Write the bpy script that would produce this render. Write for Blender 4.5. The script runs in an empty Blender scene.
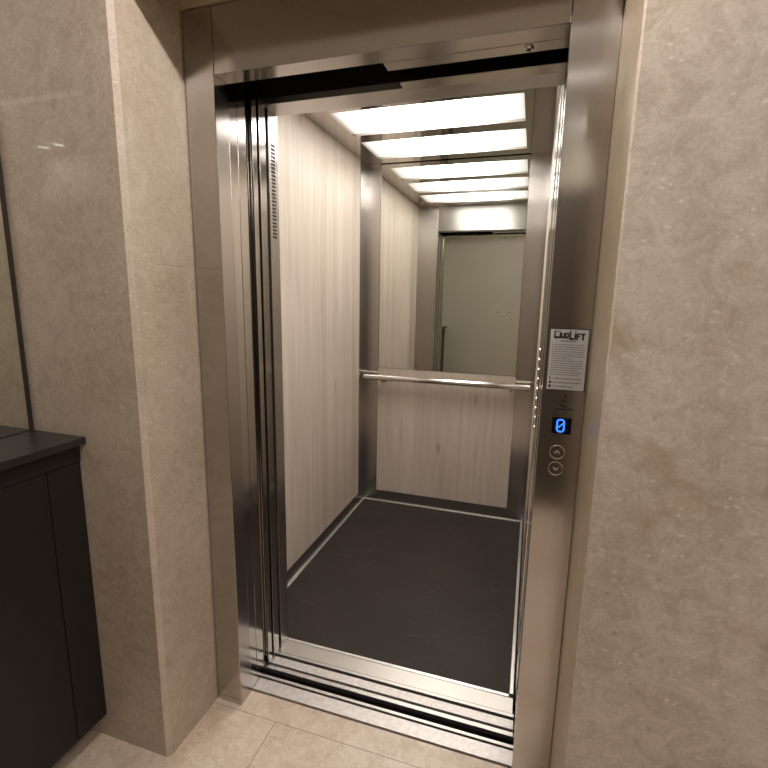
import bpy, bmesh, math, random
from mathutils import Vector, Matrix
random.seed(7)
S = bpy.context.scene
C = S.collection
PI = math.pi

# ------------------------------------------------------------------ render look
S.view_settings.view_transform = 'Standard'
S.view_settings.look = 'None'
S.view_settings.gamma = 1.0
S.view_settings.use_curve_mapping = False
S.view_settings.exposure = 0.04
w = bpy.data.worlds.new('world'); S.world = w
w.use_nodes = True
w.node_tree.nodes['Background'].inputs[0].default_value = (0.01, 0.009, 0.008, 1)
w.node_tree.nodes['Background'].inputs[1].default_value = 0.05

# ------------------------------------------------------------------ node helpers
def srgb(r, g, b):
    f = lambda c: (c / 255 / 12.92) if c / 255 <= 0.04045 else ((c / 255 + 0.055) / 1.055) ** 2.4
    return (f(r), f(g), f(b), 1)

class NT:
    def __init__(s, name):
        s.m = bpy.data.materials.new(name); s.m.use_nodes = True
        s.t = s.m.node_tree; s.n = s.t.nodes
        s.bsdf = s.n['Principled BSDF']
    def new(s, typ, **kw):
        n = s.n.new(typ)
        for k, v in kw.items(): setattr(n, k, v)
        return n
    def link(s, a, b): s.t.links.new(a, b)
    def coord(s, scale=(1, 1, 1), loc=(0, 0, 0), rot=(0, 0, 0)):
        tc = s.new('ShaderNodeTexCoord'); mp = s.new('ShaderNodeMapping')
        mp.inputs['Scale'].default_value = scale; mp.inputs['Location'].default_value = loc
        mp.inputs['Rotation'].default_value = rot
        s.link(tc.outputs['Object'], mp.inputs['Vector']); return mp.outputs[0]
    def noise(s, vec, scale, detail=4, rough=0.5, dist=0.0):
        n = s.new('ShaderNodeTexNoise'); n.inputs['Scale'].default_value = scale
        n.inputs['Detail'].default_value = detail; n.inputs['Roughness'].default_value = rough
        n.inputs['Distortion'].default_value = dist
        s.link(vec, n.inputs['Vector']); return n.outputs['Fac']
    def voro(s, vec, scale, feature='F1', rnd=1.0):
        n = s.new('ShaderNodeTexVoronoi', feature=feature); n.inputs['Scale'].default_value = scale
        n.inputs['Randomness'].default_value = rnd
        s.link(vec, n.inputs['Vector']); return n.outputs['Distance']
    def ramp(s, fac, stops):
        r = s.new('ShaderNodeValToRGB'); e = r.color_ramp.elements
        while len(e) < len(stops): e.new(0.5)
        for el, (p, c) in zip(e, stops):
            el.position = p; el.color = c if len(c) == 4 else (*c, 1)
        s.link(fac, r.inputs[0]); return r.outputs[0]
    def mix(s, fac, a, b, mode='MIX'):
        n = s.new('ShaderNodeMix', data_type='RGBA', blend_type=mode)
        for v, i in ((fac, 0), (a, 6), (b, 7)):
            if hasattr(v, 'is_output'): s.link(v, n.inputs[i])
            else: n.inputs[i].default_value = v
        return n.outputs[2]
    def math(s, op, a, b=0.0, clamp=False):
        n = s.new('ShaderNodeMath', operation=op, use_clamp=clamp)
        for v, i in ((a, 0), (b, 1)):
            if hasattr(v, 'is_output'): s.link(v, n.inputs[i])
            else: n.inputs[i].default_value = v
        return n.outputs[0]
    def bump(s, h, strength=0.1, dist=0.001):
        b = s.new('ShaderNodeBump'); b.inputs['Strength'].default_value = strength
        b.inputs['Distance'].default_value = dist
        s.link(h, b.inputs['Height']); s.link(b.outputs[0], s.bsdf.inputs['Normal'])
    def set(s, **kw):
        for k, v in kw.items():
            k = k.replace('_', ' ')
            if hasattr(v, 'is_output'): s.link(v, s.bsdf.inputs[k])
            else: s.bsdf.inputs[k].default_value = v
        return s.m

BW = lambda v: (v, v, v, 1)

def stone(name, c_dark, c_mid, c_light, rough, cloud=2.2, specks=0.6, stain=0.0, spec=0.5):
    t = NT(name); v = t.coord()
    big = t.noise(v, cloud, 5, 0.62, 0.6)
    col = t.ramp(big, [(0.26, c_dark), (0.5, c_mid), (0.74, c_light)])
    mid = t.noise(v, 19, 10, 0.72, 1.2)
    col = t.mix(0.46, col, t.ramp(mid, [(0.38, c_dark), (0.52, c_mid), (0.66, c_light)]))
    fine = t.noise(v, 130, 6, 0.8)
    col = t.mix(0.34, col, t.ramp(fine, [(0.34, BW(0.55)), (0.5, BW(1.0)), (0.66, BW(1.3))]), 'MULTIPLY')
    wb = t.new('ShaderNodeTexNoise'); wb.inputs['Scale'].default_value = 22; wb.inputs['Detail'].default_value = 3; t.link(v, wb.inputs['Vector'])
    wv = t.new('ShaderNodeVectorMath', operation='MULTIPLY_ADD'); t.link(wb.outputs['Color'], wv.inputs[0])
    wv.inputs[1].default_value = (0.045, 0.045, 0.03); t.link(t.coord(scale=(1, 1, 1.7)), wv.inputs[2])
    vs = t.voro(wv.outputs[0], 34)                                  # pale fossil flecks
    gate = t.ramp(t.noise(v, 7, 2), [(0.46, BW(0)), (0.56, BW(1))])
    fl = t.math('MULTIPLY', t.ramp(vs, [(0.05, BW(1)), (0.22, BW(0))]), gate)
    col = t.mix(t.math('MULTIPLY', fl, specks), col, tuple(min(1.0, c * 1.18) for c in c_light[:3]) + (1,))
    vd = t.voro(t.coord(loc=(3.1, 1.7, 0.4)), 24)                                # small brown pits
    gd = t.ramp(t.noise(t.coord(loc=(5, 2, 1)), 4, 2), [(0.52, BW(0)), (0.66, BW(1))])
    pit = t.math('MULTIPLY', t.ramp(vd, [(0.06, BW(1)), (0.17, BW(0))]), gd)
    col = t.mix(t.math('MULTIPLY', pit, 0.5), col, (c_dark[0] * 0.6, c_dark[1] * 0.55, c_dark[2] * 0.45, 1))
    if stain:                                                                    # ochre clouds in the stone
        st = t.noise(t.coord(loc=(0.3, 7.0, 2.2), scale=(1.0, 1.0, 1.5)), 3.2, 6, 0.7, 0.5)
        col = t.mix(t.math('MULTIPLY', t.ramp(st, [(0.54, BW(0)), (0.68, BW(1))]), stain), col,
                    (c_dark[0] * 0.9, c_dark[1] * 0.78, c_dark[2] * 0.55, 1))
    t.bump(fine, 0.06, 0.001)
    t.set(Base_Color=col, Roughness=rough, Specular_IOR_Level=spec)
    return t

def steel(name, base, rough, aniso=0.6, streak=0.05, rot=0.0):
    t = NT(name)
    v = t.coord(scale=(60, 60, 0.6) if rot == 0 else (0.6, 60, 60))
    st = t.noise(v, 9, 3, 0.6)
    col = t.mix(1.0, base, t.ramp(st, [(0.3, BW(1 - streak)), (0.7, BW(1 + streak * 0.5))]), 'MULTIPLY')
    r = rough
    geo = t.new('ShaderNodeNewGeometry'); cr = t.new('ShaderNodeVectorMath', operation='CROSS_PRODUCT')
    t.link(geo.outputs['Normal'], cr.inputs[0]); cr.inputs[1].default_value = (0.013, 0.017, 1)
    t.set(Base_Color=col, Metallic=1.0, Roughness=r, Anisotropic=aniso, Anisotropic_Rotation=rot, Tangent=cr.outputs[0])
    return t.m

def plain(name, col, rough=0.5, metallic=0.0, var=0.08, nscale=30, spec=0.5):
    t = NT(name)
    n = t.noise(t.coord(), nscale, 4)
    c = t.mix(1.0, col, t.ramp(n, [(0.3, BW(1 - var)), (0.7, BW(1 + var))]), 'MULTIPLY')
    return t.set(Base_Color=c, Roughness=rough, Metallic=metallic, Specular_IOR_Level=spec)

def emit(name, col, strength, base=(0.02, 0.02, 0.02, 1)):
    t = NT(name)
    n = t.noise(t.coord(), 20, 2)
    c = t.mix(1.0, col, t.ramp(n, [(0.3, BW(0.97)), (0.7, BW(1))]), 'MULTIPLY')
    return t.set(Base_Color=base, Emission_Color=c, Emission_Strength=strength)

M = {}
_t = stone('polished_pier_stone', srgb(160, 143, 125), srgb(181, 165, 148), srgb(197, 184, 169), 0.4, spec=0.3)
_t.set(Coat_Weight=0.45, Coat_Roughness=0.03, Coat_IOR=1.45)
M['pier'] = _t.m
M['arris'] = stone('lit_arris_stone', srgb(182, 166, 150), srgb(195, 179, 163), srgb(206, 192, 178), 0.25).m  # paler than the pier: light caught by the chamfers put into the colour
M['reveal_stone'] = stone('reveal_stone', srgb(162, 146, 127), srgb(184, 168, 149), srgb(200, 187, 171), 0.3, cloud=3.0).m
M['reveal_polished'] = stone('polished_reveal_stone', srgb(154, 138, 112), srgb(174, 156, 130), srgb(190, 174, 148), 0.3, cloud=3.0, specks=0.1).m
M['right_stone'] = stone('honed_wall_stone', srgb(155, 141, 125), srgb(182, 169, 154), srgb(202, 192, 180), 0.42, cloud=2.6, specks=0.6, stain=0.6).m
M['soffit'] = stone('lintel_stone', srgb(150, 134, 110), srgb(170, 154, 130), srgb(184, 170, 148), 0.35).m

def floor_mat():
    t = stone('limestone_floor_tiles', srgb(184, 162, 138), srgb(215, 196, 177), srgb(230, 216, 201), 0.3, cloud=3.5, specks=0.2, stain=0.3)
    src = t.bsdf.inputs['Base Color'].links[0].from_socket
    tc = t.new('ShaderNodeTexCoord'); sep = t.new('ShaderNodeSeparateXYZ'); t.link(tc.outputs['Object'], sep.inputs[0])
    X, Y = sep.outputs[0], sep.outputs[1]
    def line(coordv, off, period, width):
        a = t.math('ADD', coordv, -off + 100 * period)
        m = t.math('MODULO', a, period)
        d = t.math('MINIMUM', m, t.math('SUBTRACT', period, m))
        return t.math('LESS_THAN', d, width)
    below = t.math('LESS_THAN', Y, -0.0185)
    jx = t.math('MULTIPLY', line(X, 0.145, 0.60, 0.0011), below)
    jy = t.math('MULTIPLY', line(Y, -0.0185, 0.60, 0.0011), t.math('LESS_THAN', Y, 0.05))
    j = t.math('MAXIMUM', jx, jy)
    col = t.mix(t.math('MULTIPLY', j, 0.75), src, srgb(96, 80, 62))
    t.set(Base_Color=col)
    return t.m
M['floor'] = floor_mat()

M['steel'] = steel('brushed_steel', (0.53, 0.50, 0.475, 1), 0.17, 0.8)
M['steel_car'] = steel('brushed_car_steel', (0.545, 0.515, 0.49, 1), 0.25, 0.92)
M['steel_transom'] = steel('cross_brushed_steel', (0.58, 0.555, 0.535, 1), 0.28, 0.95, 0.04, 0.25)
M['steel_bright'] = steel('bright_steel', (0.68, 0.655, 0.64, 1), 0.15, 0.8)
M['steel_door'] = steel('door_edge_steel', (0.60, 0.57, 0.545, 1), 0.12, 0.7)
M['steel_ceiling'] = steel('polished_ceiling_steel', (0.54, 0.50, 0.46, 1), 0.045, 0.2, 0.02)
M['alu'] = plain('aluminium', (0.60, 0.56, 0.53, 1), 0.42, 1.0, 0.06, 400)
M['alu_bright'] = plain('bright_aluminium_trim', (0.86, 0.84, 0.82, 1), 0.28, 0.85, 0.03, 60)
M['chrome'] = plain('satin_chrome', (0.70, 0.67, 0.64, 1), 0.16, 1.0, 0.03, 50)
M['mirror'] = plain('mirror_silver', (0.83, 0.84, 0.79, 1), 0.0, 1.0, 0.0, 5)
M['dark'] = plain('void_shade_black', (0.012, 0.011, 0.011, 1), 0.6, 0.0, 0.1, 20, 0.2)  # near black, puts the shade of voids and grooves into the colour
M['dark_trim'] = plain('dark_bronze_edge', (0.03, 0.022, 0.018, 1), 0.35)
M['cab'] = plain('charcoal_laminate', (0.0145, 0.0115, 0.0110, 1), 0.5, 0.0, 0.1, 60, 0.35)
M['cab_top'] = plain('charcoal_worktop', (0.022, 0.0185, 0.018, 1), 0.36, 0.0, 0.1, 80, 0.5)
M['paint'] = plain('painted_wall', srgb(163, 158, 143), 0.6, 0.0, 0.03, 3)
M['ceiling_paint'] = plain('ceiling_paint', srgb(234, 230, 222), 0.8, 0.0, 0.02, 3)
M['added_door_wood'] = plain('added_door_veneer', srgb(62, 48, 40), 0.45, 0.0, 0.15, 12)
M['paper'] = plain('notice_paper', srgb(178, 173, 170), 0.5, 0.0, 0.02, 40)
M['ink'] = plain('black_ink', (0.012, 0.011, 0.012, 1), 0.5)
M['ink_grey'] = plain('grey_print', (0.16, 0.15, 0.15, 1), 0.5)
M['glass_black'] = plain('display_glass', (0.004, 0.004, 0.012, 1), 0.12)
M['digit'] = emit('blue_digit', (0.02, 0.18, 1.0, 1), 1.5)
M['digit_core'] = emit('blue_digit_core', (0.03, 0.22, 1.0, 1), 1.6)
M['lamp'] = emit('lamp_glow', (1.0, 0.95, 0.88, 1), 160.0)
M['added_strip_lamp'] = emit('added_strip_glow', (1.0, 0.93, 0.88, 1), 2.2)
M['added_panel_lamp'] = emit('added_panel_glow', (1.0, 0.95, 0.90, 1), 10.8)

def wood_mat():
    t = NT('bleached_oak_panel')
    v = t.coord(scale=(21, 21, 1.0))
    g1 = t.noise(v, 1.0, 6, 0.62, 1.1)
    g2 = t.noise(t.coord(scale=(150, 150, 3.0)), 1.0, 4, 0.6)
    col = t.ramp(g1, [(0.25, srgb(178, 165, 151)), (0.5, srgb(202, 188, 173)), (0.78, srgb(214, 205, 195))])
    col = t.mix(0.35, col, t.ramp(g2, [(0.3, srgb(174, 160, 146)), (0.7, srgb(212, 202, 192))]))
    tc = t.new('ShaderNodeTexCoord'); sep = t.new('ShaderNodeSeparateXYZ'); t.link(tc.outputs['Object'], sep.inputs[0])
    h = t.math('DIVIDE', t.math('ADD', sep.outputs[0], sep.outputs[1]), 0.074)
    wn = t.new('ShaderNodeTexWhiteNoise', noise_dimensions='1D'); t.link(t.math('FLOOR', h), wn.inputs['W'])
    col = t.mix(1.0, col, t.ramp(wn.outputs['Value'], [(0.0, (0.91, 0.89, 0.87, 1)), (1.0, (1.04, 1.04, 1.04, 1))]), 'MULTIPLY')
    kn = t.voro(t.coord(scale=(9, 9, 2.4), loc=(0.3, 0.2, 0.13)), 1.0)
    gate = t.ramp(t.noise(t.coord(loc=(2, 3, 4), scale=(6, 6, 1.5)), 1.0, 1), [(0.46, BW(0)), (0.58, BW(1))])
    k = t.math('MULTIPLY', t.ramp(kn, [(0.03, BW(1)), (0.15, BW(0))]), gate)
    col = t.mix(t.math('MULTIPLY', k, 0.75), col, srgb(120, 98, 78))
    ln = t.noise(t.coord(scale=(260, 260, 1.6)), 1.0, 2, 0.5)
    k2 = t.ramp(ln, [(0.66, BW(0)), (0.76, BW(1))])
    col = t.mix(t.math('MULTIPLY', k2, 0.22), col, srgb(140, 120, 100))
    t.bump(g2, 0.04, 0.0005)
    return t.set(Base_Color=col, Roughness=0.42)
M['wood'] = wood_mat()

def rubber_mat():
    t = NT('dark_rubber_flooring'); v = t.coord()
    n = t.noise(v, 3, 4); f = t.noise(v, 420, 2)
    col = t.ramp(n, [(0.3, (0.0255, 0.0183, 0.0148, 1)), (0.7, (0.037, 0.0272, 0.0220, 1))])
    sp = t.ramp(t.voro(v, 42), [(0.035, BW(1)), (0.06, BW(0))])
    gate = t.ramp(t.noise(t.coord(loc=(3, 1, 0)), 9, 1), [(0.56, BW(0)), (0.62, BW(1))])
    col = t.mix(t.math('MULTIPLY', t.math('MULTIPLY', sp, gate), 0.5), col, (0.16, 0.15, 0.14, 1))
    scu = t.noise(t.coord(scale=(1, 2.4, 1), rot=(0, 0, 0.5)), 7, 6, 0.75, 1.5)
    col = t.mix(t.math('MULTIPLY', t.ramp(scu, [(0.56, BW(0)), (0.70, BW(1))]), 0.5), col, (0.07, 0.064, 0.06, 1))
    t.bump(f, 0.15, 0.0006)
    return t.set(Base_Color=col, Roughness=0.58, Specular_IOR_Level=0.32)
M['rubber'] = rubber_mat()

def knurl_mat():
    t = NT('ribbed_sill_aluminium')
    tc = t.new('ShaderNodeTexCoord'); sep = t.new('ShaderNodeSeparateXYZ'); t.link(tc.outputs['Object'], sep.inputs[0])
    a = t.math('SINE', t.math('MULTIPLY', sep.outputs[0], 900)); b = t.math('SINE', t.math('MULTIPLY', sep.outputs[1], 900))
    dots = t.math('MULTIPLY', a, b)
    gr = t.noise(t.coord(), 60, 4)
    col = t.mix(1.0, (0.66, 0.61, 0.585, 1), t.ramp(gr, [(0.3, BW(0.86)), (0.65, BW(1.05))]), 'MULTIPLY')
    t.bump(dots, 0.25, 0.0006)
    return t.set(Base_Color=col, Metallic=0.8, Roughness=0.45)
M['knurl'] = knurl_mat()

def diffuser_mat(strength):
    # opal diffuser lit by LED bars: bright middle, softer at its two ends
    t = NT('opal_light_diffuser')
    tc = t.new('ShaderNodeTexCoord'); sep = t.new('ShaderNodeSeparateXYZ'); t.link(tc.outputs['Object'], sep.inputs[0])
    d = t.math('ABSOLUTE', t.math('ADD', sep.outputs[0], -0.353))
    fall = t.ramp(d, [(0.17, BW(1.0)), (0.30, BW(0.17)), (0.43, BW(0.045))])
    nz = t.noise(t.coord(), 8, 1)
    fall2 = t.mix(1.0, fall, t.ramp(nz, [(0.3, BW(0.95)), (0.7, BW(1.0))]), 'MULTIPLY')
    return t.set(Base_Color=(0.8, 0.78, 0.72, 1), Roughness=0.4, Emission_Color=t.mix(1.0, (1.0, 0.965, 0.917, 1), fall2, 'MULTIPLY'),
                 Emission_Strength=strength)
M['diffuser'] = diffuser_mat(11.0)

# ------------------------------------------------------------------ mesh helpers
def new(): return bmesh.new()

def box(bm, x0, x1, y0, y1, z0, z1, bev=0.0, mat=0, mtx=None):
    vs = [bm.verts.new((x, y, z)) for x in (x0, x1) for y in (y0, y1) for z in (z0, z1)]
    if mtx is not None:
        for v in vs: v.co = mtx @ v.co
    idx = [(0, 1, 3, 2), (4, 6, 7, 5), (0, 4, 5, 1), (2, 3, 7, 6), (0, 2, 6, 4), (1, 5, 7, 3)]
    fs = [bm.faces.new([vs[i] for i in q]) for q in idx]
    for f in fs: f.material_index = mat
    if bev > 0:
        es = list({e for f in fs for e in f.edges})
        r = bmesh.ops.bevel(bm, geom=es, offset=bev, segments=2, affect='EDGES', profile=0.6)
        for f in r['faces']: f.material_index = mat
    return bm

def lathe(bm, prof, n=24, mtx=Matrix.Identity(4), mat=0):
    rings = []
    for r, h in prof:
        if r < 1e-6: rings.append([bm.verts.new(mtx @ Vector((0, 0, h)))])
        else: rings.append([bm.verts.new(mtx @ Vector((r * math.cos(2 * PI * i / n), r * math.sin(2 * PI * i / n), h))) for i in range(n)])
    for a, b in zip(rings, rings[1:]):
        for i in range(n):
            j = (i + 1) % n
            if len(a) == 1 and len(b) == 1: continue
            if len(a) == 1: f = bm.faces.new((a[0], b[i], b[j]))
            elif len(b) == 1: f = bm.faces.new((a[i], b[0], a[j]))
            else: f = bm.faces.new((a[i], b[i], b[j], a[j]))
            f.material_index = mat; f.smooth = True
    return bm

def bar2d(bm, a, b, wd, y0, y1, mat=0):
    """a stroke from a to b in the x-z plane, wd wide, between y0 and y1"""
    a = Vector(a); b = Vector(b); d = (b - a).normalized(); n = Vector((-d.y, d.x)) * wd / 2
    p = [a + n, b + n, b - n, a - n]
    lo = [bm.verts.new((q.x, y0, q.y)) for q in p]; hi = [bm.verts.new((q.x, y1, q.y)) for q in p]
    fs = [bm.faces.new(lo), bm.faces.new(hi[::-1])]
    for i in range(4):
        j = (i + 1) % 4; fs.append(bm.faces.new((lo[j], lo[i], hi[i], hi[j])))
    for f in fs: f.material_index = mat

def obj(name, bm, mats, parent=None, label=None):
    bmesh.ops.recalc_face_normals(bm, faces=bm.faces[:])
    me = bpy.data.meshes.new(name); bm.to_mesh(me); bm.free()
    for m in (mats if isinstance(mats, (list, tuple)) else [mats]): me.materials.append(m)
    o = bpy.data.objects.new(name, me); C.objects.link(o)
    if parent is not None:
        o.parent = parent
        o.matrix_parent_inverse = world_of(parent).inverted()
    if label: o['label'] = label
    return o

def world_of(o):
    m = o.matrix_basis.copy()
    while o.parent is not None:
        m = o.parent.matrix_basis @ o.matrix_parent_inverse @ m; o = o.parent
    return m

def thing(name, label, cat, loc=(0, 0, 0), group=None):
    o = bpy.data.objects.new(name, None); C.objects.link(o); o.location = loc
    o.empty_display_size = 0.05
    o['label'] = label; o['category'] = cat
    if group: o['group'] = group
    return o

def tag(o, label, cat, group=None):
    o['label'] = label; o['category'] = cat
    if group: o['group'] = group
    return o

def struct(name, bm, m, label, cat):
    o = obj(name, bm, m); o['kind'] = 'structure'; o['label'] = label; o['category'] = cat
    return o

# ------------------------------------------------------------------ dimensions (metres)
XL, XR, YF, YB, HC = -0.190, 0.912, 0.345, 1.763, 2.226    # inside of the car
W, HD = 0.909, 2.000                                         # door opening
NL, NR, NZ = -0.099, 1.010, 2.168                            # niche around the door frame
PYL, PYR = -0.2334, -0.262                                   # faces of the stone left and right
MX = -0.505                                                  # mirror wall
HY, HX, HZ = -2.06, 2.6, 2.42                                # landing: far wall, end wall, ceiling

# ------------------------------------------------------------------ the landing (setting)
struct('floor', box(new(), MX - 0.1, HX + 0.1, HY - 0.1, 0.067, -0.12, 0), M['floor'],
       'pinkish limestone tile floor of the landing in front of the lift', 'floor')
struct('ceiling', box(new(), MX - 0.1, HX + 0.1, HY - 0.1, 0.07, HZ, HZ + 0.1), M['ceiling_paint'],
       'plain white ceiling of the landing', 'ceiling')
struct('wall_left', box(new(), MX - 0.1, MX - 0.008, HY - 0.1, PYL, 0, HZ), M['paint'],
       'plain wall on the left behind the dark cabinet and wall mirror', 'wall')
struct('wall_front', box(new(), MX - 0.1, HX + 0.1, HY - 0.1, HY, 0, HZ), M['paint'],
       'plain greenish beige wall opposite the lift, seen in the lift mirror', 'wall')
struct('wall_right', box(new(), HX, HX + 0.1, HY - 0.1, 0.05, 0, HZ), M['paint'],
       'plain end wall of the landing far to the right', 'wall')
bm = box(new(), MX - 0.1, NL, PYL, 0.05, 0, HZ, 0.0, 0)
bm.faces.ensure_lookup_table()
# chamfered front arris of the polished pier and a softer stone on its inner side
es = [e for e in bm.edges if all(abs(v.co.x - NL) < 1e-5 and abs(v.co.y - PYL) < 1e-5 for v in e.verts)]
bmesh.ops.bevel(bm, geom=es, offset=0.012, segments=1, affect='EDGES')
bm.normal_update()
for f in bm.faces:
    if f.normal.x > 0.9: f.material_index = 1
    elif f.normal.x > 0.3: f.material_index = 2
wbl = struct('wall_back_left', bm, [M['pier'], M['reveal_stone'], M['arris']],
             'polished beige stone pier left of the lift door', 'wall')
j = obj('joint', box(new(), NL - 0.002, NL + 0.0004, -0.150, -0.03, 1.4895, 1.4905), M['ink_grey'], wbl)
bm = box(new(), NR, HX + 0.1, PYR, 0.05, 0, HZ, 0.0, 0)
es = [e for e in bm.edges if all(abs(v.co.x - NR) < 1e-5 and abs(v.co.y - PYR) < 1e-5 for v in e.verts)]
bmesh.ops.bevel(bm, geom=es, offset=0.004, segments=1, affect='EDGES')
bm.normal_update()
for f in bm.faces:
    if f.normal.x < -0.9: f.material_index = 1
    elif f.normal.x < -0.3: f.material_index = 2
struct('wall_back_right', bm, [M['right_stone'], M['reveal_polished'], M['arris']],
       'honed beige stone wall right of the lift door', 'wall')
struct('wall_back_top', box(new(), NL, NR, -0.238, 0.05, NZ, HZ), M['soffit'],
       'beige stone lintel above the steel lift door frame', 'wall')
wf = bpy.data.objects['wall_front']
for hx, hz in ((0.433, 2.236), (0.564, 2.234), (0.389, 1.229), (0.551, 1.234)):
    mt = Matrix.Translation((hx, HY, hz)) @ Matrix.Rotation(-PI / 2, 4, 'X')
    obj('screw_hole', lathe(new(), [(0, 0.002), (0.008, 0.0018), (0.010, -0.004)], 14, mt), M['ink'], wf)

# added unseen door in the opposite wall, dark to deepen reflections in the steel
bm = box(new(), 0.81, 1.65, HY, HY + 0.025, 0.004, 2.03, 0.003)
d1 = struct('added_door', bm, M['added_door_wood'], 'added dark brown door opposite the lift, put in for its reflection', 'door')
bm = new()
for a in ((0.75, 0.807, 0.004, 2.09), (1.653, 1.71, 0.004, 2.09), (0.807, 1.653, 2.033, 2.09)):
    box(bm, a[0], a[1], HY, HY + 0.035, a[2], a[3], 0.002)
obj('added_door_frame', bm, M['added_door_wood'], d1)
mt = Matrix.Translation((0.88, HY + 0.024, 1.02)) @ Matrix.Rotation(-PI / 2, 4, 'X')
bm = lathe(new(), [(0.025, 0), (0.025, 0.006), (0.009, 0.008), (0.009, 0.05), (0, 0.052)], 20, mt)
box(bm, 0.872, 0.995, HY + 0.066, HY + 0.080, 1.012, 1.028, 0.004)
obj('added_door_handle', bm, M['chrome'], d1)

# ------------------------------------------------------------------ lift landing door frame
df = thing('elevator_door_frame', 'brushed steel frame around the open lift doorway', 'door frame', (0.45, 0.03, 0))
obj('jamb', box(new(), NL + 0.006, 0, 0, 0.061, 0, NZ - 0.003, 0.0015), M['steel'], df)
obj('jamb', box(new(), W, NR - 0.001, 0, 0.061, 0, NZ - 0.003, 0.0015), M['steel'], df)
hd = obj('header', box(new(), 0.0012, W - 0.0012, 0.0005, 0.061, HD, NZ - 0.003, 0.0012), M['steel'], df)
obj('track_cover', box(new(), 0.464, W + 0.03, 0.0625, 0.107, HD, HD + 0.10, 0.001), M['steel'], df)
bm = lathe(new(), [(0.006, -0.004), (0.0105, -0.0035), (0.011, 0.001)], 20, Matrix.Translation((0.821, 0.084, HD)))
lathe(bm, [(0, -0.001), (0.006, -0.0012)], 20, Matrix.Translation((0.821, 0.084, HD)), 1)
obj('release_lock', bm, [M['chrome'], M['ink']], df, 'small round release lock with dark keyhole')

# landing door panels, slid open into the left side
dl = thing('landing_door', 'outer pair of sliding steel door panels stacked open behind left jamb', 'door', (-0.3, 0.11, 0))
obj('door_panel', box(new(), -0.58, -0.005, 0.067, 0.1075, 0.006, 2.05, 0.001), M['steel_door'], dl)
obj('door_panel', box(new(), -0.58, -0.006, 0.1105, 0.153, 0.006, 2.05, 0.001), M['steel_door'], dl)
car = thing('elevator_car', 'lift car lined with pale wood panels and brushed steel corners', 'elevator', (0.36, 1.05, 0))
dc = bpy.data.objects.new('car_door', None); C.objects.link(dc); dc.parent = car; dc.location = (-0.66, -0.82, 0); dc.empty_display_size = 0.05
obj('door_panel', box(new(), -0.58, -0.007, 0.190, 0.216, 0.006, 2.05, 0.001), M['steel_door'], dc)
obj('door_panel', box(new(), -0.58, -0.006, 0.229, 0.267, 0.006, 2.05, 0.001), M['steel_door'], dc)
bm = new()
box(bm, -0.03, -0.0195, 0.1800, 0.1835, 0.006, 2.05)
obj('edge_seal', bm, M['chrome'], dc)

# sills
sl = thing('landing_sill', 'aluminium door sill with grooves at the tiled floor edge', 'door sill', (0.45, 0.11, -0.02))
obj('shaded_sill_base', box(new(), -0.6, 0.93, 0.076, 0.148, -0.03, -0.016), M['dark'], sl)  # coloured near black so the sill grooves look shaded
bm = new()
box(bm, -0.6, 0.93, 0.137, 0.148, -0.016, 0.0, 0.0006)
obj('sill_rail', bm, M['alu'], sl)
obj('tread', box(new(), -0.6, 0.93, 0.0765, 0.128, -0.016, 0.0, 0.0006), M['knurl'], sl)

# ------------------------------------------------------------------ lift car
obj('wall_panel', box(new(), XL - 0.03, XL, YF + 0.002, 1.650, 0.080, HC), M['wood'], car)
obj('wall_panel', box(new(), XR, XR + 0.03, 0.760, 1.650, 0.080, HC), M['wood'], car)
obj('wall_panel', box(new(), -0.0925, 0.7985, YB - 0.002, YB + 0.03, 0.080, 0.944), M['wood'], car)
obj('back_plate', box(new(), -0.0925, 0.7985, YB + 0.006, YB + 0.03, 0.946, HC), M['dark'], car)
# L-shaped corner columns
bm = new()
box(bm, XL - 0.03, XL + 0.003, 1.6515, YB + 0.03, 0.001, HC - 0.0005, 0.0)
box(bm, XL + 0.003, -0.0935, YB - 0.004, YB + 0.03, 0.001, HC - 0.0005, 0.0)
obj('corner_column', bm, M['steel_car'], car)
bm = new()
box(bm, XR - 0.003, XR + 0.03, 1.6515, YB + 0.03, 0.001, HC - 0.0005, 0.0)
box(bm, 0.7995, XR - 0.003, YB - 0.004, YB + 0.03, 0.001, HC - 0.0005, 0.0)
obj('corner_column', bm, M['steel_car'], car)
obj('skirting', box(new(), XL - 0.03, XL + 0.001, YF + 0.002, 1.650, 0.0, 0.079, 0.0008), M['steel_car'], car)
obj('skirting', box(new(), XR - 0.001, XR + 0.03, 0.36, 1.650, 0.0, 0.079, 0.0008), M['steel_car'], car)
obj('skirting', box(new(), -0.0925, 0.7985, YB - 0.003, YB + 0.03, 0.0, 0.079, 0.0008), M['steel_car'], car)
# bright edge strip around the rubber floor
def strip(x0, x1, y0, y1): return box(new(), x0, x1, y0, y1, -0.01, 0.006, 0.002)
obj('floor_edging', strip(XL + 0.0015, XL + 0.011, YF + 0.004, YB - 0.005), M['alu_bright'], car)
obj('floor_edging', strip(XL + 0.012, 0.889, YB - 0.014, YB - 0.005), M['alu_bright'], car)
obj('floor_edging', strip(0.890, 0.904, YF + 0.004, YB - 0.005), M['alu_bright'], car)
obj('floor_plate', box(new(), XL - 0.03, XR + 0.03, YF, YB + 0.03, -0.06, -0.011), M['dark'], car)
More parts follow.
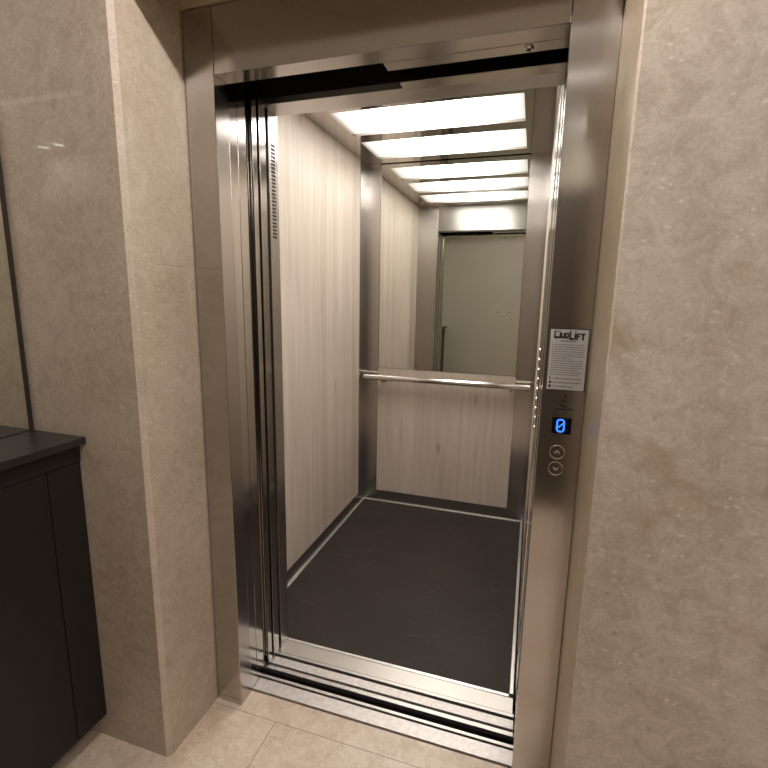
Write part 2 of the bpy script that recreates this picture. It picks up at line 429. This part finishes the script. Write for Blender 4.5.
# steel front returns and transom
bm = box(new(), XL - 0.03, -0.006, 0.285, YF, 0.001, HC - 0.0005, 0.001)
fr = obj('front_return', bm, M['steel_car'], car)
bm = new()
for r in range(26):
    for c in range(3):
        z = 1.612 + r * 0.0119; y = 0.3045 + c * 0.0085
        mt = Matrix.Translation((-0.0058, y, z)) @ Matrix.Rotation(math.radians(28), 4, 'X')
        box(bm, -0.002, 0.0004, -0.0037, 0.0037, -0.0034, 0.0034, 0, 0, mt)
obj('ventilation_slots', bm, M['dark'], fr, 'perforated ventilation slots high in the steel')
obj('front_return', box(new(), XR, XR + 0.03, 0.285, 0.455, 0.001, HC - 0.0005, 0.001), M['steel_bright'], car)
obj('transom', box(new(), -0.0055, XR - 0.0005, 0.246, YF - 0.0005, 2.012, HC - 0.0005, 0.001), M['steel_transom'], car)
obj('added_void_sheet', box(new(), XL - 0.4, XR + 0.03, 0.2445, 0.2455, 2.03, 2.6), M['dark'], car)  # added dark sheet that keeps the void above the doors black
obj('track_cover', box(new(), 0.472, XR + 0.03, 0.190, 0.2435, 2.004, 2.11, 0.001), M['steel'], car)
# ceiling with three openings for the lights
PX0, PX1 = -0.072, 0.778
PYS = [(0.508, 0.822), (0.9245, 1.2385), (1.341, 1.656)]
bm = new()
box(bm, XL - 0.03, PX0, YF - 0.1, YB + 0.03, HC, HC + 0.012)
box(bm, PX1, XR + 0.03, YF - 0.1, YB + 0.03, HC, HC + 0.012)
ys = [YF - 0.1] + [y for p in PYS for y in p] + [YB + 0.03]
for a, b in zip(ys[0::2], ys[1::2]): box(bm, PX0, PX1, a, b, HC, HC + 0.012)
obj('ceiling_panel', bm, M['steel_ceiling'], car)
# car sill
obj('shaded_sill_base', box(new(), -0.6, 0.93, 0.179, 0.300, -0.03, -0.016), M['dark'], car)  # same near-black base, groove shade put into its colour
bm = new()
for a, b in ((0.179, 0.195), (0.255, 0.268)): box(bm, -0.6, 0.909, a, b, -0.016, 0.0, 0.0006)
obj('sill', bm, M['alu'], car)
obj('sill_tread', box(new(), -0.6, 0.909, 0.206, 0.2415, -0.016, 0.0, 0.0006), M['knurl'], car)
obj('entry_plate', box(new(), XL, 0.904, 0.2685, 0.334, -0.016, 0.0008, 0.0006), M['alu'], car)
bm = new()
box(bm, -0.005, 0.889, 0.3345, 0.346, -0.016, 0.0035, 0.001)
obj('floor_edging', bm, M['alu_bright'], car)

# rubber floor covering lies in the car
tag(obj('rubber_floor_mat', box(new(), XL + 0.0115, 0.8895, YF + 0.002, YB - 0.0145, -0.0105, 0.002), M['rubber']),
    'dark brown rubber floor covering with scuffs inside the lift car', 'floor mat')

# three ceiling lights
names = ['glowing ceiling light panel nearest the lift door, seen in the mirror',
         'glowing rectangular ceiling light panel in the middle of the car, front one in view',
         'glowing rectangular ceiling light panel nearest the mirror at the back']
for (y0, y1), lb in zip(PYS, names):
    t = thing('ceiling_light', lb, 'ceiling light', ((PX0 + PX1) / 2, (y0 + y1) / 2, HC + 0.06), 'light panels in the lift ceiling')
    obj('diffuser', box(new(), PX0 - 0.004, PX1 + 0.004, y0 - 0.004, y1 + 0.004, HC + 0.0125, HC + 0.016), M['diffuser'], t)
    bm = new()
    box(bm, PX0 - 0.02, PX1 + 0.02, y0 - 0.02, y1 + 0.02, HC + 0.055, HC + 0.06)
    for a in ((PX0 - 0.02, PX0 - 0.006, y0 - 0.02, y1 + 0.02), (PX1 + 0.006, PX1 + 0.02, y0 - 0.02, y1 + 0.02)):
        box(bm, *a, HC + 0.0125, HC + 0.055)
    obj('housing', bm, M['alu'], t)

# mirror on the back wall of the car
cm = thing('car_mirror', 'large frameless mirror on the back wall above the handrail', 'mirror', (0.353, YB, 0.947))
obj('mirror_glass', box(new(), -0.0920, 0.7980, YB, YB + 0.005, 0.947, HC - 0.004, 0.0006), M['mirror'], cm)

# handrail
hr = thing('handrail', 'round satin steel handrail across the back of the lift', 'handrail', (0.355, 1.69, 0.895))
RX0, RX1, RY, RZ, RR = -0.172, 0.889, 1.690, 0.893, 0.0185
mt = Matrix.Translation((RX0, RY, RZ)) @ Matrix.Rotation(PI / 2, 4, 'Y')
L = RX1 - RX0
obj('rail', lathe(new(), [(0, 0), (RR - 0.003, 0), (RR - 0.0008, 0.0008), (RR, 0.003), (RR, L - 0.003), (RR - 0.0008, L - 0.0008), (RR - 0.003, L), (0, L)], 28, mt), M['chrome'], hr)
for bx in (-0.044, 0.775):
    bm = new()
    mt = Matrix.Translation((bx, YB - 0.002, 0.866)) @ Matrix.Rotation(PI / 2, 4, 'X')
    lathe(bm, [(0, 0), (0.014, 0), (0.014, 0.003), (0.006, 0.004), (0.006, 0.068), (0.005, 0.0735), (0, 0.075)], 20, mt)
    lathe(bm, [(0, -0.004), (0.005, -0.003), (0.006, 0.0), (0.006, 0.012)], 16, Matrix.Translation((bx, RY, 0.866)))
    obj('bracket', bm, M['steel_car'], hr)

# car operating panel on the right wall
cp = thing('car_operating_panel', 'narrow steel button panel on the right side wall of the lift', 'control panel', (XR, 0.6, 0))
obj('face_plate', box(new(), XR - 0.004, XR + 0.02, 0.458, 0.755, 0.081, HC - 0.004, 0.001), M['steel_bright'], cp)
for k in range(9):
    mt = Matrix.Translation((XR - 0.004, 0.555, 0.948 + k * 0.0355)) @ Matrix.Rotation(-PI / 2, 4, 'Y')
    obj('button', lathe(new(), [(0, 0.005), (0.009, 0.0046), (0.0125, 0.0030), (0.0130, 0)], 18, mt), M['chrome'], cp)

# ------------------------------------------------------------------ call station in the right jamb
DY = -0.0002
fd = thing('floor_display', 'small dark screen with glowing blue zero in right jamb', 'display', (0.961, 0, 1.109))
obj('screen', box(new(), 0.9385, 0.9835, -0.0012, 0.004, 1.0885, 1.130, 0.0006), M['glass_black'], fd)
bm = new()
x0, x1, z0, z1 = 0.9505, 0.9665, 1.0945, 1.1245
ch = 0.004
pts = [(x0 + ch, z0), (x1 - ch, z0), (x1, z0 + ch), (x1, z1 - ch), (x1 - ch, z1), (x0 + ch, z1), (x0, z1 - ch), (x0, z0 + ch)]
for a, b in zip(pts, pts[1:] + pts[:1]): bar2d(bm, a, b, 0.0042, -0.0018, -0.0010)
bar2d(bm, (x0 + 0.002, z0 + 0.009), (x1 - 0.002, z1 - 0.009), 0.0034, -0.0018, -0.0010)
obj('digit', bm, M['digit_core'], fd, 'glowing blue digit zero')

def call_button(zc, up, lb):
    t = thing('call_button', lb, 'button', (0.956, 0, zc), 'lift call buttons in the right jamb')
    mt = Matrix.Translation((0.956, 0, zc)) @ Matrix.Rotation(PI / 2, 4, 'X')
    obj('ring', lathe(new(), [(0.0185, -0.002), (0.0185, 0.0012), (0.0178, 0.0024), (0.0168, 0.0024), (0.0160, 0.0004), (0.0154, -0.001)], 32, mt), M['chrome'], t)
    cap = obj('cap', lathe(new(), [(0, 0.0006), (0.0148, 0.0006), (0.0152, -0.001)], 32, mt), M['steel'], t)
    for p in cap.data.polygons: p.use_smooth = False
    s = 1 if up else -1
    bm = new()
    bar2d(bm, (0.9505, zc - 0.003 * s), (0.9562, zc + 0.0045 * s), 0.0030, -0.0024, -0.0004)
    bar2d(bm, (0.9558, zc + 0.0045 * s), (0.9615, zc - 0.003 * s), 0.0030, -0.0024, -0.0004)
    obj('arrow', bm, M['alu_bright'], t)
call_button(1.041, True, 'round steel call button with up arrow just below blue display')
call_button(0.998, False, 'round steel call button with down arrow, lowest in the jamb')

# engraved maker's emblem above the display
em = thing('engraved_emblem', 'tiny dark swirl emblem with lettering above the blue display', 'logo', (0.961, 0, 1.165))
bm = new()
for a0 in (0.35, 0.35 + PI):
    prev = None
    for k in range(9):
        a = a0 + k / 8 * 2.2; r = 0.0080
        p = (0.961 + r * math.cos(a), 1.1655 + r * math.sin(a))
        if prev: bar2d(bm, prev, p, 0.0030, -0.0006, 0.0005)
        prev = p
obj('swirl', bm, M['ink'], em)
obj('dot', lathe(new(), [(0, 0.0006), (0.0035, 0.0006), (0.0035, -0.0005)], 16, Matrix.Translation((0.964, 0, 1.1825)) @ Matrix.Rotation(PI / 2, 4, 'X')), M['ink'], em)
bm = new(); x = 0.943
while x < 0.982:
    bar2d(bm, (x, 1.151), (x + 0.0026, 1.151), 0.0044, -0.0006, 0.0005); x += 0.0034
obj('lettering', bm, M['ink'], em)

# notice sheet
nt = thing('notice', 'printed white instruction sheet with black heading stuck on right jamb', 'notice', (0.961, 0, 1.27))
PX, PW, PZ, PH = 0.9185, 0.0845, 1.1995, 0.1455
obj('dark_border', box(new(), PX - 0.0008, PX + PW + 0.0028, -0.0006, 0.0006, PZ - 0.0012, PZ + PH + 0.0022), M['ink'], nt, 'thin dark border, wider at top and right')  # dark border around the sheet, wider at top and right
obj('paper', box(new(), PX, PX + PW, -0.0011, -0.0005, PZ, PZ + PH), M['paper'], nt)
Y0, Y1 = -0.0015, -0.0010
U = lambda u: PX + PW * u
V = lambda v: PZ + PH * (1 - v)
bm = new()
def st(u0, v0, u1, v1, wd): bar2d(bm, (U(u0), V(v0)), (U(u1), V(v1)), wd, Y0, Y1)
# D u o L i F T
st(.115, .025, .115, .145, .0034); st(.10, .130, .27, .130, .0050); st(.10, .030, .235, .030, .0018); st(.235, .025, .255, .06, .0022); st(.258, .05, .258, .14, .0030)
st(.295, .055, .295, .140, .0032); st(.285, .130, .37, .130, .0044); st(.362, .055, .362, .140, .0030)
st(.400, .055, .400, .140, .0032); st(.390, .063, .475, .063, .0034); st(.390, .132, .475, .132, .0044); st(.467, .055, .467, .140, .0032)
st(.520, .020, .520, .165, .0040); st(.505, .150, .62, .150, .0050)
st(.655, .060, .655, .165, .0038); st(.655, .025, .655, .042, .0038)
st(.705, .060, .705, .165, .0038); st(.695, .068, .79, .068, .0032); st(.70, .108, .775, .108, .0032)
st(.80, .068, .92, .068, .0034); st(.86, .06, .86, .168, .0042)
obj('heading', bm, M['ink'], nt, 'bold black heading')
bm = new()
def words(v, u0, u1, h, seed):
    rr = random.Random(seed); u = u0
    while u < u1 - 0.02:
        l = rr.uniform(0.02, 0.10); e = min(u + l, u1)
        bar2d(bm, (U(u), V(v)), (U(e), V(v)), h, Y0, Y1); u = e + 0.014
words(.19, .27, .72, .0032, 1)
ends = [.92, .92, .93, .90, .93, .91, .62, .93, .92, .90, .93, .80, .92, .88]
for k, e in enumerate(ends): words(.248 + k * .0385, .07, e, .0019, k + 10)
words(.815, .17, .93, .0028, 40); words(.88, .17, .94, .0028, 41); words(.945, .17, .72, .0028, 42)
obj('print', bm, M['ink_grey'], nt)
bm = new()
def st2(u0, v0, u1, v1, wd): bar2d(bm, (U(u0), V(v0)), (U(u1), V(v1)), wd, Y0, Y1)
st2(.055, .785, .075, .825, .0020); st2(.068, .820, .100, .832, .0022); st2(.05, .785, .075, .79, .0020)
lathe(bm, [(0, 0.0015), (0.0034, 0.0015), (0.0034, 0.001)], 16, Matrix.Translation((U(.085), 0, V(.880))) @ Matrix.Rotation(PI / 2, 4, 'X'))
st2(.05, .945, .115, .945, .0066)
obj('icon', bm, M['ink'], nt)

# ------------------------------------------------------------------ cabinet and wall mirror on the left
CX = -0.336
cb = thing('wall_cabinet', 'shallow charcoal cabinet with worktop hung against the stone pier', 'cabinet', (-0.42, -1.15, 0.086))
obj('body', box(new(), MX, CX - 0.019, -2.045, -0.2355, 0.089, 0.938), M['cab'], cb)
obj('worktop', box(new(), MX, -0.3065, -2.050, -0.2350, 0.990, 1.011, 0.0012), M['cab_top'], cb)
obj('rail', box(new(), MX, CX + 0.004, -2.045, -0.2355, 0.9385, 0.9898), M['cab'], cb)
obj('filler_panel', box(new(), CX - 0.0185, CX, -0.3325, -0.2355, 0.086, 0.936, 0.0008), M['cab'], cb)
y = -0.3355
for k in range(3):
    y2 = max(y - 0.566, -2.045)
    obj('door', box(new(), CX - 0.0185, CX, y2, y, 0.086, 0.936, 0.0008), M['cab'], cb)
    y = y2 - 0.003
wm = thing('wall_mirror', 'tall mirror above the charcoal cabinet beside the stone pier', 'mirror', (MX, -1.1, 1.012))
obj('mirror_glass', box(new(), MX - 0.007, MX, -2.040, -0.2475, 1.013, HZ - 0.01, 0.0006), M['mirror'], wm)
obj('edge_strip', box(new(), MX - 0.007, MX + 0.001, -0.2472, -0.2345, 1.013, HZ - 0.01), M['dark_trim'], wm, 'dark edge strip')

# ------------------------------------------------------------------ landing lights
def downlight(x, y, power, lb, size=0.015, spot=math.radians(140), blend=0.5):
    t = thing('ceiling_downlight', lb, 'ceiling light', (x, y, HZ), 'round downlights in the landing ceiling')
    mt = Matrix.Translation((x, y, HZ))
    obj('trim_ring', lathe(new(), [(0.034, -0.001), (0.036, -0.004), (0.045, -0.004), (0.047, 0.0)], 28, mt), M['alu_bright'], t)
    obj('lamp', lathe(new(), [(0, -0.0012), (0.022, -0.0012), (0.034, -0.0006)], 24, mt), M['lamp'], t)
    ld = bpy.data.lights.new('downlight_beam', 'SPOT'); ld.energy = power; ld.color = (1.0, 0.94, 0.92)
    ld.shadow_soft_size = size; ld.spot_size = spot; ld.spot_blend = blend
    lo = bpy.data.objects.new('downlight_beam', ld); C.objects.link(lo)
    lo.parent = t; lo.location = (0, 0, -0.012)
    return t
downlight(0.62, -0.56, 37, 'round ceiling downlight just in front of the lift door', spot=math.radians(172), blend=0.12)
downlight(1.36, -1.93, 17, 'round ceiling downlight by the opposite wall, left of a pair', spot=math.radians(150), blend=1.0)
downlight(1.52, -1.95, 17, 'round ceiling downlight by the opposite wall, right of a pair', spot=math.radians(150), blend=1.0)
t = thing('added_linear_light', 'added slim linear light on the landing ceiling, out of view', 'ceiling light', (1.2, -1.28, HZ))  # added unseen strip, gives the bright line reflected in the pier
obj('housing', box(new(), 0.38, 1.9, -1.31, -1.25, HZ - 0.012, HZ, 0.001), M['alu_bright'], t)
obj('diffuser', box(new(), 0.385, 1.895, -1.302, -1.258, HZ - 0.016, HZ - 0.0125), M['added_strip_lamp'], t)

t = thing('added_square_light', 'added square fill light on the landing ceiling, out of view', 'ceiling light', (2.0, -1.3, HZ))  # added unseen fill light that brightens the pier and landing walls
obj('frame', box(new(), 1.68, 2.32, -1.62, -0.98, HZ - 0.014, HZ, 0.002), M['alu_bright'], t)
obj('diffuser', box(new(), 1.70, 2.30, -1.60, -1.00, HZ - 0.017, HZ - 0.0145), M['added_panel_lamp'], t)

# ------------------------------------------------------------------ camera
cx, cy, cz, yaw, pit, rol, f = 0.8755, -1.1963, 1.4131, 0.3033, -0.1834, 0.0174, 468.1
F = Vector((-math.sin(yaw) * math.cos(pit), math.cos(yaw) * math.cos(pit), math.sin(pit)))
R = Vector((math.cos(yaw), math.sin(yaw), 0)); Up = R.cross(F)
r2 = math.cos(rol) * R + math.sin(rol) * Up; u2 = -math.sin(rol) * R + math.cos(rol) * Up
cam = bpy.data.cameras.new('camera'); co = bpy.data.objects.new('camera', cam); C.objects.link(co)
mw = Matrix((r2, u2, -F)).transposed().to_4x4(); mw.translation = (cx, cy, cz)
co.matrix_world = mw
cam.sensor_width = 36; cam.lens = 36 * f / 768; cam.clip_start = 0.01; cam.clip_end = 50
S.camera = co
S.cycles.max_bounces = 16; S.cycles.glossy_bounces = 12; S.cycles.diffuse_bounces = 6
S.cycles.use_denoising = True
S.cycles.caustics_reflective = True
S.cycles.sample_clamp_indirect = 6.0
